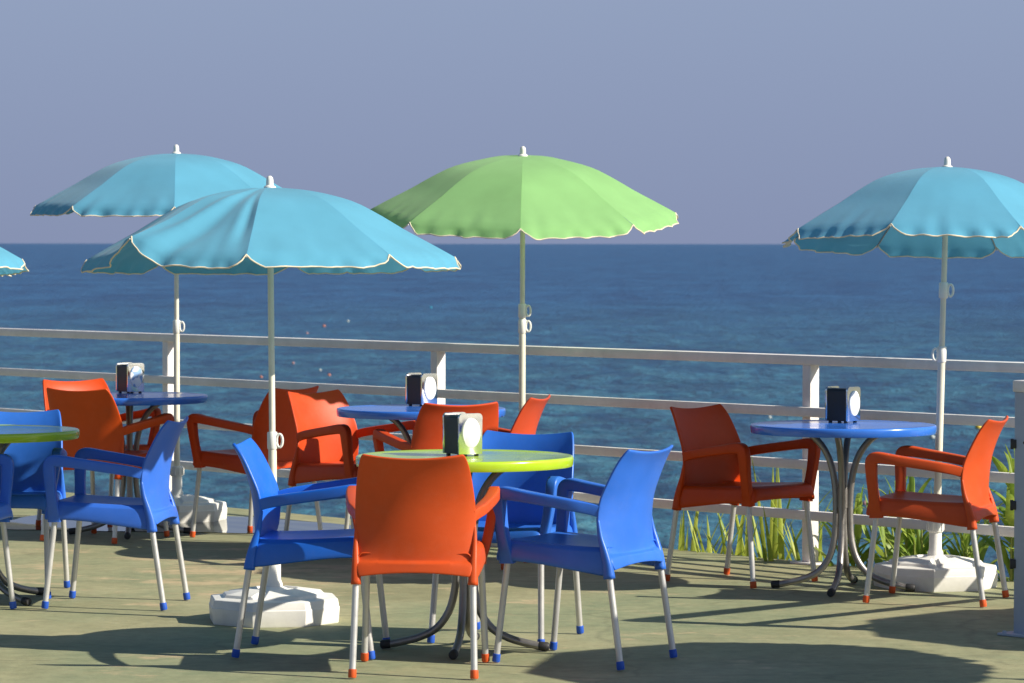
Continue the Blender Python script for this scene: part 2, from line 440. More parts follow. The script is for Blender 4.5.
# ------------------------------------------------------------------ parasol and its base
PROF = catmull([(x, y, 0) for x, y in ((0, 0), (.15, .022), (.30, .088), (.46, .210), (.60, .400), (.73, .605), (.87, .805), (1, 1))], 8)
def prof_z(q):
    for a, b in zip(PROF, PROF[1:]):
        if q <= b.x: return a.y + (b.y - a.y) * (q - a.x) / max(1e-6, b.x - a.x)
    return 1.0
def make_parasol(label, group, clothm, foot, apex, tilt, phase, Rr, h, lift=None, turn=None, clamps=((.95, 1),), wr=1.0, seed=1):
    rnd = random.Random(seed)
    foot = Vector(foot); apex = Vector(apex)
    t = thing('parasol', label, 'parasol', foot, group=group)
    A = apex - foot
    ax = Vector((tilt[0], tilt[1], 1)).normalized()
    e1 = (Vector((1, 0, 0)) - ax * ax.x).normalized(); e2 = ax.cross(e1)
    lift = lift or {}
    def rib_pt(k, q):
        a = R(phase + (turn or {}).get(k % 8, 0)) + k * PI / 4
        r = Rr * q
        z = -h * prof_z(q)
        p = A + ax * z + e1 * (r * math.sin(a)) - e2 * (r * math.cos(a))
        dz = lift.get(k % 8, 0)
        if dz: p = p + Vector((0, 0, dz)) * q ** 2.2
        return p
    def cloth_pt(k, u, q):
        # u in 0..1 between rib k and k+1
        p = rib_pt(k, q).lerp(rib_pt((k + 1) % 8 if k < 7 else 8, q), u)
        kk = 4 * u * (1 - u)
        out = (p - A); out -= ax * out.dot(ax)
        rad = out.length
        if rad > 1e-6: out.normalize()
        p = p + out * (0.004 * kk * q)     # cloth barely billows between the ribs
        cr = noise.noise(Vector((k * 3.1 + u * 5.0, q * 3.0, seed * 7.7)))
        p = p + ax * (0.0022 * wr * cr * q * q)
        # pleats running out of the rib ends
        tens = math.exp(-((1 - q) / .10) ** 2)
        p = p + ax * (0.004 * wr * tens * math.sin(u * 31 + k) * (0.4 + noise.noise(Vector((u * 4, k * 2.3, seed)))))
        if lift.get(k % 8, 0) or lift.get((k + 1) % 8, 0):         # slack, wind-lifted panel: diagonal folds
            g = lambda x, c, wd: math.exp(-((x - c) / wd) ** 2)
            if lift.get((k + 1) % 8, 0): u_ = 1 - u
            else: u_ = u
            q2 = q * q * (3 - 2 * q)
            p = p - ax * (0.030 * kk * q * q)
            c = .10 + .55 * (1 - q)
            p = p + ax * (.024 * g(u_, c, .10) - .018 * g(u_, c + .20, .12)) * q2 * min(1, 4 * u_)
            p = p - ax * (.012 * g(u_, .90, .06) * g(q, .66, .22) - .006 * g(u_, .78, .06) * g(q, .72, .2))
        return p
    bm = bmesh.new()
    NU, NQ = 30, 18
    edges = []
    for k in range(8):
        g = [[bm.verts.new(cloth_pt(k, i / NU, (j / NQ))) for i in range(NU + 1)] for j in range(1, NQ + 1)]
        c = bm.verts.new(A)
        for i in range(NU): bm.faces.new((c, g[0][i], g[0][i + 1]))
        for a, b in zip(g, g[1:]):
            for i in range(NU): bm.faces.new((a[i], b[i], b[i + 1], a[i + 1]))
        # hanging scalloped hem with ruffles
        last = g[-1]; prev = last; line = []
        for j in (1, 2, 3):
            cur = []
            for i in range(NU + 1):
                u = i / NU
                kk = min(1.0, 8.5 * u * (1 - u)) ** 0.7
                base = last[i].co
                out = base - A; out -= ax * out.dot(ax); out.normalize()
                dirv = (-ax * .70 + out * .58).normalized()
                drop = .060 * kk * j / 3
                ruf = 0.013 * wr * (j / 3) ** 1.3 * kk * (math.sin(u * 33 + seed + k * 1.7 + 2 * noise.noise(Vector((u * 3, k, seed)))) * .7 * (.4 + abs(noise.noise(Vector((u * 2, k * 1.9, seed * 5.1)))) * 2) + noise.noise(Vector((u * 9, k * 4.1, seed * 3.3))) * 1.2)
                cur.append(bm.verts.new(base + dirv * drop + out * ruf - ax * abs(ruf) * .25))
            for i in range(NU): bm.faces.new((prev[i], cur[i], cur[i + 1], prev[i + 1]))
            prev = cur
        edges.append([v.co.copy() for v in prev])
    cn = link('canopy', bm, M[clothm], t, sharp=70)
    bm = bmesh.new()
    for k, ln in enumerate(edges):
        tube(bm, ln, .0032, 6)
    link('hem_trim', bm, M['trim'], cn)
    # poles
    top = A + ax * .0
    ctr = A * 0.55
    up = A.normalized()
    low0 = Vector((0, 0, .06))
    L_ = A.length
    mid = low0.lerp(A, clamps[0][0] / L_)
    bm = bmesh.new(); tube(bm, [low0, mid], .0165, 16); link('lower_pole', bm, M['pole'], t)
    bm = bmesh.new(); tube(bm, [mid - up * .05, A + up * .004], .0125, 16); link('upper_pole', bm, M['pole'], t)
    # finial
    bm = bmesh.new()
    q = ax.to_track_quat('Z', 'Y').to_matrix().to_4x4()
    lathe(bm, [(0, -.006), (.026, -.006), (.024, .004), (.015, .010), (.0145, .030), (.0125, .040), (.006, .047), (0, .048)], 18, T(*A) @ q)
    link('finial', bm, M['whiteplastic'], t)
    # clamps with a looped screw handle
    for zc, sd in clamps:
        p = low0.lerp(A, zc / L_)
        bm = bmesh.new()
        tube(bm, [p - up * .035, p - up * .030, p + up * .030, p + up * .035], [.018, .0205, .0205, .018], 16)
        cl = link('height_clamp', bm, M['whiteplastic'], t)
        bm = bmesh.new()
        ctr = p + Vector((sd * .029, -.008, 0)); n = 18
        ring = [ctr + Vector((.012 * math.cos(2 * PI * i / n) * (1 if sd > 0 else -1), 0, .026 * math.sin(2 * PI * i / n))) for i in range(n)]
        rings = []
        for i in range(n):
            tt = (ring[(i + 1) % n] - ring[i - 1]).normalized(); la = Vector((0, 1, 0)); nn = tt.cross(la)
            rings.append([bm.verts.new(ring[i] + la * a + nn * b) for a, b in circ(.0055, 8)])
        for i in range(n):
            a, b = rings[i], rings[(i + 1) % n]
            for j in range(8): bm.faces.new((a[j], a[(j + 1) % 8], b[(j + 1) % 8], b[j]))
        tube(bm, [p, p + Vector((sd * .022, -.008, 0))], .007, 8)
        link('screw_handle', bm, M['whiteplastic'], cl)
    # ribs and runner struts
    hubp = A - ax * (h * .62)
    bm = bmesh.new(); lathe(bm, [(.0126, -.03), (.026, -.03), (.026, .02), (.0126, .02)], 16, T(*hubp) @ q)
    link('runner', bm, M['whiteplastic'], t)
    for k in range(8):
        bm = bmesh.new()
        pts = [rib_pt(k, j / 8) - ax * .006 for j in range(0, 9)]
        d = (pts[-1] - pts[-2]).normalized()
        tube(bm, pts + [pts[-1] + d * .012], .0032, 6)
        rb = link('rib', bm, M['rib'], t)
        bm = bmesh.new()
        tube(bm, [hubp + (rib_pt(k, .1) - A) * .25, rib_pt(k, .5) - ax * .008], .003, 6)
        link('strut', bm, M['rib'], rb)
    return t

def make_base(label, group):
    t = thing('parasol_stand', label, 'parasol stand', group=group)
    # octagonal water-filled block with four raised lobes
    bm = bmesh.new()
    n = 128
    def rad(a, rr, cut):
        # rounded octagon
        m = (a % (PI / 4)) - PI / 8
        return rr * (1 / math.cos(m)) * (1 - .0) if True else rr
    def lobe(a):  # 1 on lobes, 0 in the grooves
        c = abs(math.sin(2 * a)); return min(1, max(0, (c - .16) / .07))
    lev = [(.99, .0, 0), (1.0, .004, 0), (1.015, .050, 0), (1.015, .0525, 0), (1.004, .055, 0), (.990, .074, 0), (.982, .078, 0), (.968, .080, 0), (.815, .084, 0), (.790, .0845, .008), (.775, .085, .0095), (.380, .100, .0085), (.365, .1005, .007), (.345, .101, 0), (.24, .104, 0), (.15, .112, 0), (.09, .116, 0)]
    rings = []
    for (k, z, lf) in lev:
        r_ = []
        for i in range(n):
            a = 2 * PI * i / n
            rr = .248 * k * rad(a, 1, 0)
            lb = lobe(a)
            groove = (1 - lb)
            kk = rr
            r_.append(bm.verts.new((kk * math.cos(a), kk * math.sin(a), (z + lf * lb) * 1.22)))
        rings.append(r_)
    for a, b in zip(rings, rings[1:]):
        for i in range(n): bm.faces.new((a[i], a[(i + 1) % n], b[(i + 1) % n], b[i]))
    bm.faces.new(rings[0][::-1]); bm.faces.new(rings[-1])
    link('block', bm, M['base'], t, sharp=24)
    bm = bmesh.new()
    lathe(bm, [(.036, .125), (.034, .150), (.0275, .165), (.0275, .250), (.0235, .250), (.0235, .10)], 24)
    link('sleeve', bm, M['whiteplastic'], t)
    bm = bmesh.new()
    lathe(bm, [(.024, .238), (.033, .240), (.036, .246), (.036, .284), (.032, .292), (.0175, .294), (.0175, .238)], 24)
    for i in range(10):
        a = 2 * PI * i / 10
        add_box(bm, .007, .007, .036, Matrix.Rotation(a, 4, 'Z') @ T(.0365, 0, .265))
    link('locking_collar', bm, M['whiteplastic'], t)
    return t

# ------------------------------------------------------------------ setting: deck, bank, sea
def deck_mat():
    m = bpy.data.materials.new('weathered_green_deck'); nt, N, L = nodes_of(m); b = N['Principled BSDF']
    tc = N.new('ShaderNodeTexCoord')
    def noisen(scale, det, rough=.6, stretch=None):
        v = tc.outputs['Object']
        if stretch:
            mp = N.new('ShaderNodeMapping'); mp.inputs['Scale'].default_value = stretch; mp.inputs['Rotation'].default_value = (0, 0, R(20)); L.new(v, mp.inputs['Vector']); v = mp.outputs[0]
        n = N.new('ShaderNodeTexNoise'); n.inputs['Scale'].default_value = scale; n.inputs['Detail'].default_value = det; n.inputs['Roughness'].default_value = rough
        L.new(v, n.inputs['Vector']); return n.outputs['Fac']
    def ramp(fac, p0, c0, p1, c1):
        r = N.new('ShaderNodeValToRGB'); e = r.color_ramp.elements; e[0].position = p0; e[0].color = (*c0, 1); e[1].position = p1; e[1].color = (*c1, 1); L.new(fac, r.inputs[0]); return r.outputs[0]
    def mixc(f, a, bb):
        x = N.new('ShaderNodeMix'); x.data_type = 'RGBA'
        L.new(f, x.inputs[0])
        L.new(a, x.inputs[6]); L.new(bb, x.inputs[7]); return x.outputs[2]
    base = ramp(noisen(1.3, 8, .7), .36, (.235, .228, .124), .64, (.370, .345, .200))
    green = ramp(noisen(5.0, 6), .3, (.195, .225, .128), .7, (.283, .290, .165))
    f1 = ramp(noisen(.55, 5), .42, (0, 0, 0), .58, (1, 1, 1))
    c = mixc(f1, base, green)
    # worn, sandy bare patches
    # most wear lies on the walkway between the left tables
    sb = N.new('ShaderNodeVectorMath'); sb.operation = 'SUBTRACT'; sb.inputs[1].default_value = (-1.25, 16.0, 0); L.new(tc.outputs['Object'], sb.inputs[0])
    sm = N.new('ShaderNodeVectorMath'); sm.operation = 'MULTIPLY'; sm.inputs[1].default_value = (.75, .55, 0); L.new(sb.outputs[0], sm.inputs[0])
    ln = N.new('ShaderNodeVectorMath'); ln.operation = 'LENGTH'; L.new(sm.outputs[0], ln.inputs[0])
    lm = N.new('ShaderNodeMapRange'); lm.inputs[1].default_value = 0; lm.inputs[2].default_value = 1; lm.inputs[3].default_value = .13; lm.inputs[4].default_value = 0; L.new(ln.outputs['Value'], lm.inputs[0])
    wa = N.new('ShaderNodeMath'); wa.operation = 'ADD'; L.new(noisen(2.6, 9, .72, (.9, 1.5, 1)), wa.inputs[0]); L.new(lm.outputs[0], wa.inputs[1])
    worn = ramp(wa.outputs[0], .575, (0, 0, 0), .66, (.85, .85, .85))
    rgb = N.new('ShaderNodeRGB'); rgb.outputs[0].default_value = (.46, .36, .215, 1)
    c = mixc(worn, c, rgb.outputs[0])
    # dark grime
    gr = ramp(noisen(7.0, 8, .75), .60, (0, 0, 0), .82, (.55, .55, .55))
    rgb2 = N.new('ShaderNodeRGB'); rgb2.outputs[0].default_value = (.10, .10, .06, 1)
    c = mixc(gr, c, rgb2.outputs[0])
    # hairline cracks
    vo = N.new('ShaderNodeTexVoronoi'); vo.feature = 'DISTANCE_TO_EDGE'; vo.inputs['Scale'].default_value = .55
    wd = N.new('ShaderNodeVectorMath'); wd.operation = 'MULTIPLY_ADD'; wd.inputs[1].default_value = (.35, .35, .35)
    wn = N.new('ShaderNodeTexNoise'); wn.inputs['Scale'].default_value = 2.2; wn.inputs['Detail'].default_value = 8
    L.new(tc.outputs['Object'], wn.inputs['Vector']); L.new(wn.outputs['Color'], wd.inputs[0]); L.new(tc.outputs['Object'], wd.inputs[2]); L.new(wd.outputs[0], vo.inputs['Vector'])
    c = mixc(ramp(vo.outputs['Distance'], .0, (.28, .28, .28), .010, (0, 0, 0)), c, rgb2.outputs[0])
    # fine mottling and scuffs
    mo = N.new('ShaderNodeMapRange'); mo.inputs[1].default_value = .32; mo.inputs[2].default_value = .68; mo.inputs[3].default_value = .86; mo.inputs[4].default_value = 1.26
    L.new(noisen(14.0, 9, .78), mo.inputs[0])
    sc = N.new('ShaderNodeVectorMath'); sc.operation = 'SCALE'; L.new(c, sc.inputs[0]); L.new(mo.outputs[0], sc.inputs['Scale']); c = sc.outputs[0]
    L.new(c, b.inputs['Base Color'])
    b.inputs['Roughness'].default_value = .72; b.inputs['Specular IOR Level'].default_value = .35
    nb = N.new('ShaderNodeTexNoise'); nb.inputs['Scale'].default_value = 38; nb.inputs['Detail'].default_value = 8; nb.inputs['Roughness'].default_value = .7
    L.new(tc.outputs['Object'], nb.inputs['Vector'])
    bp = N.new('ShaderNodeBump'); bp.inputs['Strength'].default_value = .35; bp.inputs['Distance'].default_value = .006
    L.new(nb.outputs['Fac'], bp.inputs['Height']); L.new(bp.outputs[0], b.inputs['Normal'])
    return m

def sea_mat():
    m = bpy.data.materials.new('sea_water'); nt, N, L = nodes_of(m); b = N['Principled BSDF']
    tc = N.new('ShaderNodeTexCoord')
    mp = N.new('ShaderNodeMapping'); mp.inputs['Scale'].default_value = (1.9, .75, 1); mp.inputs['Rotation'].default_value = (0, 0, R(8)); L.new(tc.outputs['Object'], mp.inputs['Vector'])
    def nz(scale, det, rough=.55, dist=0.0):
        n = N.new('ShaderNodeTexNoise'); n.inputs['Scale'].default_value = scale; n.inputs['Detail'].default_value = det; n.inputs['Roughness'].default_value = rough; n.inputs['Distortion'].default_value = dist
        L.new(mp.outputs[0], n.inputs['Vector']); return n.outputs['Fac']
    # colour: deep blue with drifting darker troughs and lighter crests at several sizes
    def mixsum(a, b, wa, wb):
        m1 = N.new('ShaderNodeMath'); m1.operation = 'MULTIPLY'; m1.inputs[1].default_value = wa; L.new(a, m1.inputs[0])
        m2 = N.new('ShaderNodeMath'); m2.operation = 'MULTIPLY_ADD'; m2.inputs[1].default_value = wb; L.new(b, m2.inputs[0]); L.new(m1.outputs[0], m2.inputs[2]); return m2.outputs[0]
    r = N.new('ShaderNodeValToRGB'); e = r.color_ramp.elements
    e[0].position = .42; e[0].color = (.004, .044, .140, 1); e[1].position = .60; e[1].color = (.021, .115, .265, 1)
    L.new(mixsum(nz(.035, 6, .6, .3), nz(.16, 8, .7, .5), .45, .55), r.inputs[0])
    # nearer shallow water is greener
    sx = N.new('ShaderNodeSeparateXYZ'); L.new(tc.outputs['Object'], sx.inputs[0])
    mr = N.new('ShaderNodeMapRange'); mr.inputs[1].default_value = 60; mr.inputs[2].default_value = 420; mr.inputs[3].default_value = 1; mr.inputs[4].default_value = 0
    L.new(sx.outputs['Y'], mr.inputs[0])
    x = N.new('ShaderNodeMix'); x.data_type = 'RGBA'; x.blend_type = 'MIX'
    r2 = N.new('ShaderNodeValToRGB'); e = r2.color_ramp.elements
    e[0].position = .36; e[0].color = (.004, .042, .095, 1); e[1].position = .62; e[1].color = (.044, .178, .245, 1)
    e[0].position = .44; e[1].position = .58; x_ = e.new(.66); x_.color = (.12, .31, .36, 1)
    L.new(mixsum(nz(.12, 6, .6, .4), nz(.48, 8, .7, .7), .42, .58), r2.inputs[0])
    L.new(mr.outputs[0], x.inputs[0]); L.new(r.outputs[0], x.inputs[6]); L.new(r2.outputs[0], x.inputs[7])
    L.new(x.outputs[2], b.inputs['Base Color'])
    b.inputs['Roughness'].default_value = .30; b.inputs['IOR'].default_value = 1.33; b.inputs['Specular IOR Level'].default_value = .10
    s1 = N.new('ShaderNodeMath'); s1.operation = 'MULTIPLY_ADD'; s1.inputs[1].default_value = 1.0
    L.new(nz(.16, 5, .6, .6), s1.inputs[0])
    s2 = N.new('ShaderNodeMath'); s2.operation = 'MULTIPLY'; s2.inputs[1].default_value = .45
    L.new(nz(.9, 6, .65, .5), s2.inputs[0]); L.new(s2.outputs[0], s1.inputs[2])
    bp = N.new('ShaderNodeBump'); bp.inputs['Strength'].default_value = 1.0; bp.inputs['Distance'].default_value = 1.1
    L.new(s1.outputs[0], bp.inputs['Height']); L.new(bp.outputs[0], b.inputs['Normal'])
    return m

RX, RY = -.666, .746                       # direction of the main railing (to the left, away)
NXo, NYo = .746, .666                      # outward (sea) normal
def rail_pt(px, off=0.0):
    s = (3493 + 1.12 * (px - 512)) / 17.9
    X = (px - 512) / s; Y = 3493 / s
    return X + NXo * off, Y + NYo * off
corner = (3.11, 14.42)
SEA = -5.0

bm = bmesh.new()
ed = .07
farL = (corner[0] + RX * 60 + NXo * ed, corner[1] + RY * 60 + NYo * ed)
cr = (corner[0] + NXo * ed, corner[1] + NYo * ed)
# sea-side edge subdivided and slightly chipped
edge = []
NS = 360
for i in range(NS + 1):
    f = i / NS
    d = 60 * f ** 2
    w = .012 * noise.noise(Vector((d * 3.1, .3, 0))) + .006 * noise.noise(Vector((d * 14, 2.3, 0)))
    edge.append((cr[0] + RX * d + NXo * w, cr[1] + RY * d + NYo * w))
outline = [(-60, 66), (-60, -30), (30, -30), (30, 39)] + edge
top = [bm.verts.new((x, y, 0)) for x, y in outline]
bot = [bm.verts.new((x, y, -.35)) for x, y in outline]
bm.faces.new(top); k = len(top)
for i in range(k): bm.faces.new((top[i], top[(i + 1) % k], bot[(i + 1) % k], bot[i]))
bmesh.ops.triangulate(bm, faces=[bm.faces[:][0]]) if False else None
deck = struct(link('terrace_deck', bm, deck_mat()))

M['earth'] = mat('dry_earth', (.20, .16, .10), .9, var=.3, vscale=2, bump=.5, bscale=10)
bm = bmesh.new()
rows = []
for off, z in ((-.2, -.34), (.75, -.40), (1.3, -1.2), (2.2, -3.0), (4.5, -6.0)):
    row = []
    for i in range(81):
        d = -14 + 74 * i / 80
        w = .12 * noise.noise(Vector((d * .7, off, 1))) if off > .5 else 0
        row.append(bm.verts.new((corner[0] + RX * d + NXo * (off + w), corner[1] + RY * d + NYo * (off + w), z + w * .4)))
    rows.append(row)
for a, b in zip(rows, rows[1:]):
    for i in range(80): bm.faces.new((a[i], a[i + 1], b[i + 1], b[i]))
struct(link('bank', bm, M['earth']))

bm = bmesh.new()
ys = [-60000, 0, 60, 200, 800, 4000, 20000, 60000]
xs = [-60000, -8000, -1000, -100, 100, 1000, 8000, 60000]
g = [[bm.verts.new((x, y, 0)) for x in xs] for y in ys]
for a, b in zip(g, g[1:]):
    for i in range(len(xs) - 1): bm.faces.new((a[i], a[i + 1], b[i + 1], b[i]))
sea = struct(link('sea', bm, sea_mat())); sea.location = (0, 0, SEA)

# puddle left on the deck beside the railing
pm = bpy.data.materials.new('puddle_water'); nt, N, L = nodes_of(pm); b = N['Principled BSDF']
b.inputs['Base Color'].default_value = (.055, .060, .045, 1); b.inputs['Roughness'].default_value = .02; b.inputs['IOR'].default_value = 1.33
nzn = N.new('ShaderNodeTexNoise'); nzn.inputs['Scale'].default_value = 5; nzn.inputs['Detail'].default_value = 2
tcn = N.new('ShaderNodeTexCoord'); L.new(tcn.outputs['Object'], nzn.inputs['Vector'])
bpn = N.new('ShaderNodeBump'); bpn.inputs['Strength'].default_value = .03; bpn.inputs['Distance'].default_value = .005
L.new(nzn.outputs['Fac'], bpn.inputs['Height']); L.new(bpn.outputs[0], b.inputs['Normal'])
bm = bmesh.new()
key = [(-2.75, 18.6), (-2.6, 19.2), (-2.2, 19.45), (-1.75, 19.25), (-1.3, 18.95), (-.95, 18.62), (-.72, 18.28), (-.70, 18.02), (-.95, 17.93), (-1.3, 18.02), (-1.65, 18.05), (-2.0, 18.12), (-2.4, 18.18), (-2.65, 18.3)]
pts = catmull([(x, y, 0) for x, y in key + key[:1]], 8)[:-1]
vs = []
for i, p in enumerate(pts):
    w = .05 * noise.noise(Vector((p.x * 4, p.y * 4, 5)))
    vs.append(bm.verts.new((p.x + w, p.y + w, .004)))
bm.faces.new(vs)
struct(link('puddle', bm, pm))

# ------------------------------------------------------------------ railings
def bar(bm, a, b, w, h, bev=.004):
    a, b = Vector(a), Vector(b); d = b - a; L_ = d.length
    q = d.to_track_quat('X', 'Z').to_matrix().to_4x4()
    add_box(bm, L_, w, h, Matrix.Translation((a + b) / 2) @ q, bev)

HT = (.979, .738, .492, .255)               # tops of the four rails
rot_main = math.atan2(RY, RX)
rl = thing('railing', 'long white metal railing with four rails along the sea edge of the deck', 'railing', (*rail_pt(811), 0))
org = Vector(rl.location)
posts = [corner, rail_pt(811), rail_pt(438), rail_pt(169), (rail_pt(169)[0] + RX * 2.5, rail_pt(169)[1] + RY * 2.5), (rail_pt(169)[0] + RX * 5.0, rail_pt(169)[1] + RY * 5.0)]
for x, y in posts[1:]:
    bm = bmesh.new()
    add_box(bm, .052, .060, .934, T(x - org.x, y - org.y, .467) @ Matrix.Rotation(rot_main, 4, 'Z'), .003)
    po = link('post', bm, M['rail'], rl)
    bm = bmesh.new()
    add_box(bm, .15, .12, .010, T(x - org.x, y - org.y, .006) @ Matrix.Rotation(rot_main, 4, 'Z'), .002)
    for sx in (-.058, .058):
        for sy in (-.042, .042):
            v = Matrix.Rotation(rot_main, 4, 'Z') @ Vector((sx, sy, 0))
            lathe(bm, [(0, .0105), (.008, .0105), (.008, .017), (.005, .019), (0, .019)], 8, T(x - org.x + v.x, y - org.y + v.y, 0))
    link('base_plate', bm, M['rail'], po)
for i, hz in enumerate(HT):
    bm = bmesh.new()
    off = 0.0 if i == 0 else -.046          # lower rails run on the deck side of the posts
    a = Vector((corner[0] + NXo * off, corner[1] + NYo * off, hz - .0225)) - org
    e = Vector((posts[-1][0] + RX * .3 + NXo * off, posts[-1][1] + RY * .3 + NYo * off, hz - .0225)) - org
    if i == 0: bar(bm, a, e, .078, .045, .006)
    else: bar(bm, a, e, .030, .045, .005)
    link('rail', bm, M['rail'], rl)

gp = (1.968, 13.36)
gr = thing('side_railing', 'white side railing whose end post with three black hinges stands at the right picture edge', 'railing', (*gp, 0))
dv = (Vector(corner) - Vector(gp)); gl = dv.length; dv.normalize(); rg = math.atan2(dv.y, dv.x)
for j, d in enumerate((0, gl)):
    bm = bmesh.new()
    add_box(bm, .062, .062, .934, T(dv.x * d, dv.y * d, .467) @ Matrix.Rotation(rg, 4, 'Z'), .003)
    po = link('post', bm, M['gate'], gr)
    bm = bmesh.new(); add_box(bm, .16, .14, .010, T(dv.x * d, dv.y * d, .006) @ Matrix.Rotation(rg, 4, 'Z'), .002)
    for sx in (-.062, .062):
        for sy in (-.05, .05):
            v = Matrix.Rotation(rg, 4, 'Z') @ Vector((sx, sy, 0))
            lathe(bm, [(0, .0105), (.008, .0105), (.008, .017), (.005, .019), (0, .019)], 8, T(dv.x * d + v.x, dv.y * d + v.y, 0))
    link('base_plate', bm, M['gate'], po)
    if j == 0:
        for hz in (.735, .50, .275):
            bm = bmesh.new()
            add_box(bm, .034, .014, .034, T(-dv.y * .039 - .012, dv.x * .02 - .014, hz), .002)
            add_box(bm, .012, .012, .040, T(-dv.y * .039 - .026, dv.x * .02 - .014, hz), .002)
            link('hinge', bm, M['iron'], po)
        bm = bmesh.new(); lathe(bm, [(0, 0), (.006, 0), (.006, .005), (0, .006)], 10, T(-.012, -.045, .742) @ Matrix.Rotation(R(90), 4, 'X'))
        link('bolt', bm, M['iron'], po)
for i, hz in enumerate(HT):
    bm = bmesh.new()
    nx, ny = -dv.y, dv.x
    off = 0.0 if i == 0 else -.047
    a = Vector((nx * off, ny * off, hz - .0225)) - (dv.to_3d() * .036); e = a + dv.to_3d() * (gl - .01)
    if i == 0: bar(bm, a, e, .078, .045, .006)
    else: bar(bm, a, e, .030, .045, .005)
    link('rail', bm, M['rail'], gr)

# ------------------------------------------------------------------ tables
GB, GL_ = 'round blue tables', 'round lime tables'
t5 = make_table('royal', 'round blue table between two orange chairs at the right of the terrace', GB)
t5.location = (1.434, 15.10, 0); t5.rotation_euler = (0, 0, R(-15))
dup(t5, (-.431, 16.56, 0), R(-4), 'round blue table nearest the green parasol, behind the front lime table')
dup(t5, (-1.968, 17.96, 0), R(4), 'round blue table by the far left railing post with a printed napkin holder')
t4 = make_table('lime', 'round lime table in front with an orange chair pulled up on the near side', GL_)
t4.location = (-.174, 12.85, 0); t4.rotation_euler = (0, 0, R(-7))
dup(t4, (-2.216, 14.62, 0), R(45), 'round lime table cut by the left picture edge between blue chairs')

GN = 'napkin dispensers on the tables'
nd = make_dispenser('black napkin dispenser with chrome front on the right blue table', GN)
nd.location = (1.452, 15.32, .7165); nd.rotation_euler = (0, 0, R(90 - 39))
dup(nd, (-.183, 12.90, .7165), R(90 - 58), 'black napkin dispenser with white oval front on the front lime table')
dup(nd, (-.437, 16.86, .7165), R(90 - 46), 'black napkin dispenser on the blue table behind the front lime one')
nd2 = make_dispenser('black napkin dispenser with printed blue and white oval on the far left blue table', GN, 'disc_print')
nd2.location = (-2.0, 18.28, .7165); nd2.rotation_euler = (0, 0, R(90 - 52))

# ------------------------------------------------------------------ chairs
GO, GBL = 'orange plastic armchairs', 'blue plastic armchairs'
oc = make_chair('orange', 'orange_cap', 'orange armchair in the foreground seen from behind, pushed to the front lime table', GO)
bc = make_chair('blue', 'blue_cap', 'blue armchair right of the front lime table with its back turned to the right', GBL)
oc.location = (-.339, 11.984, 0); oc.rotation_euler = (0, 0, R(-3.3))
bc.location = (.485, 12.413, 0); bc.rotation_euler = (0, 0, R(61.3))
for x, y, a, lb in ((-2.17, 17.443, -25.2, 'orange armchair at far left with its shaded back to the viewer'),
                    (-2.335, 18.602, 213.3, 'orange armchair facing the viewer behind the far left blue table'),
                    (-1.101, 17.633, 52.2, 'orange armchair behind the front left parasol pole, facing left to the far table'),
                    (-.971, 17.161, -132.3, 'orange armchair left of the middle blue table, its seat side turned to the viewer'),
                    (-.235, 15.924, 19.3, 'orange armchair seen from behind, directly behind the front lime table'),
                    (.125, 16.573, 74.7, 'orange armchair side on by the green parasol pole, mostly hidden by the blue chair'),
                    (.83, 15.632, -132.5, 'shaded orange armchair left of the right blue table, facing right'),
                    (2.02, 14.567, 69.4, 'orange armchair right of the right blue table, beside the white parasol stand')):
    dup(oc, (x, y, 0), R(a), lb)
for x, y, a, lb in ((-.98, 12.801, -95.3, 'blue armchair left of the front lime table, side on and facing right'),
                    (.064, 13.456, 161.1, 'blue armchair behind the front lime table, facing the viewer'),
                    (-1.391, 14.425, 82.4, 'blue armchair right of the left lime table, side on and facing left'),
                    (-2.145, 15.17, 177.2, 'blue armchair behind the left lime table, facing the viewer'),
                    (-2.555, 14.09, -95, 'blue armchair cut off by the left picture edge, only its arm and one leg showing')):
    dup(bc, (x, y, 0), R(a), lb)

# ------------------------------------------------------------------ parasols and bases
GU, GBASE = 'parasols on the terrace', 'white parasol stands'
pb = make_base('white parasol stand under the front left turquoise parasol, behind a blue chair', GBASE)
pb.location = (-.945, 13.85, 0); pb.rotation_euler = (0, 0, R(-14))
dup(pb, (-1.815, 18.90, 0), R(8), 'white parasol stand beside the puddle at the back left')
dup(pb, (.05, 17.44, 0), R(30), 'white parasol stand under the green parasol')
dup(pb, (1.856, 15.275, 0), R(-8), 'white parasol stand behind the orange chair at the right')
dup(pb, (-2.85, 15.1, 0), R(20), 'white parasol stand left of the picture edge')
dup(pb, (3.22, 11.5, 0), R(12), 'white parasol stand right of the picture edge, nearest the viewer')
dup(pb, (4.5, 12.75, 0), R(40), 'white parasol stand right of the picture edge, beyond the side railing')

make_parasol('turquoise parasol at the back left, half behind the nearer turquoise one', GU, 'turq', (-1.815, 18.90, 0), (-1.814, 18.884, 1.985), (.004, -.017), 4.7, .755, .285, clamps=((1.02, 1),), seed=1, wr=1.2)
make_parasol('turquoise parasol at front left with one wind lifted, creased panel', GU, 'turq', (-.945, 13.85, 0), (-.967, 13.95, 1.722), (-.007, .026), -3, .738, .283, lift={7: .075}, turn={7: 6}, clamps=((.68, 1),), seed=2)
make_parasol('lime green parasol in the middle of the terrace', GU, 'green', (.05, 17.44, 0), (.053, 17.442, 1.938), (.007, -.12), -.8, .765, .279, clamps=((1.14, 1), (1.06, 1)), seed=3, wr=1.3)
make_parasol('turquoise parasol at the right, leaning over the right blue table', GU, 'turq', (1.856, 15.275, 0), (1.900, 15.27, 1.834), (.024, .067), -26, .702, .300, clamps=((.99, -1), (1.28, 1)), seed=4, wr=1.2)
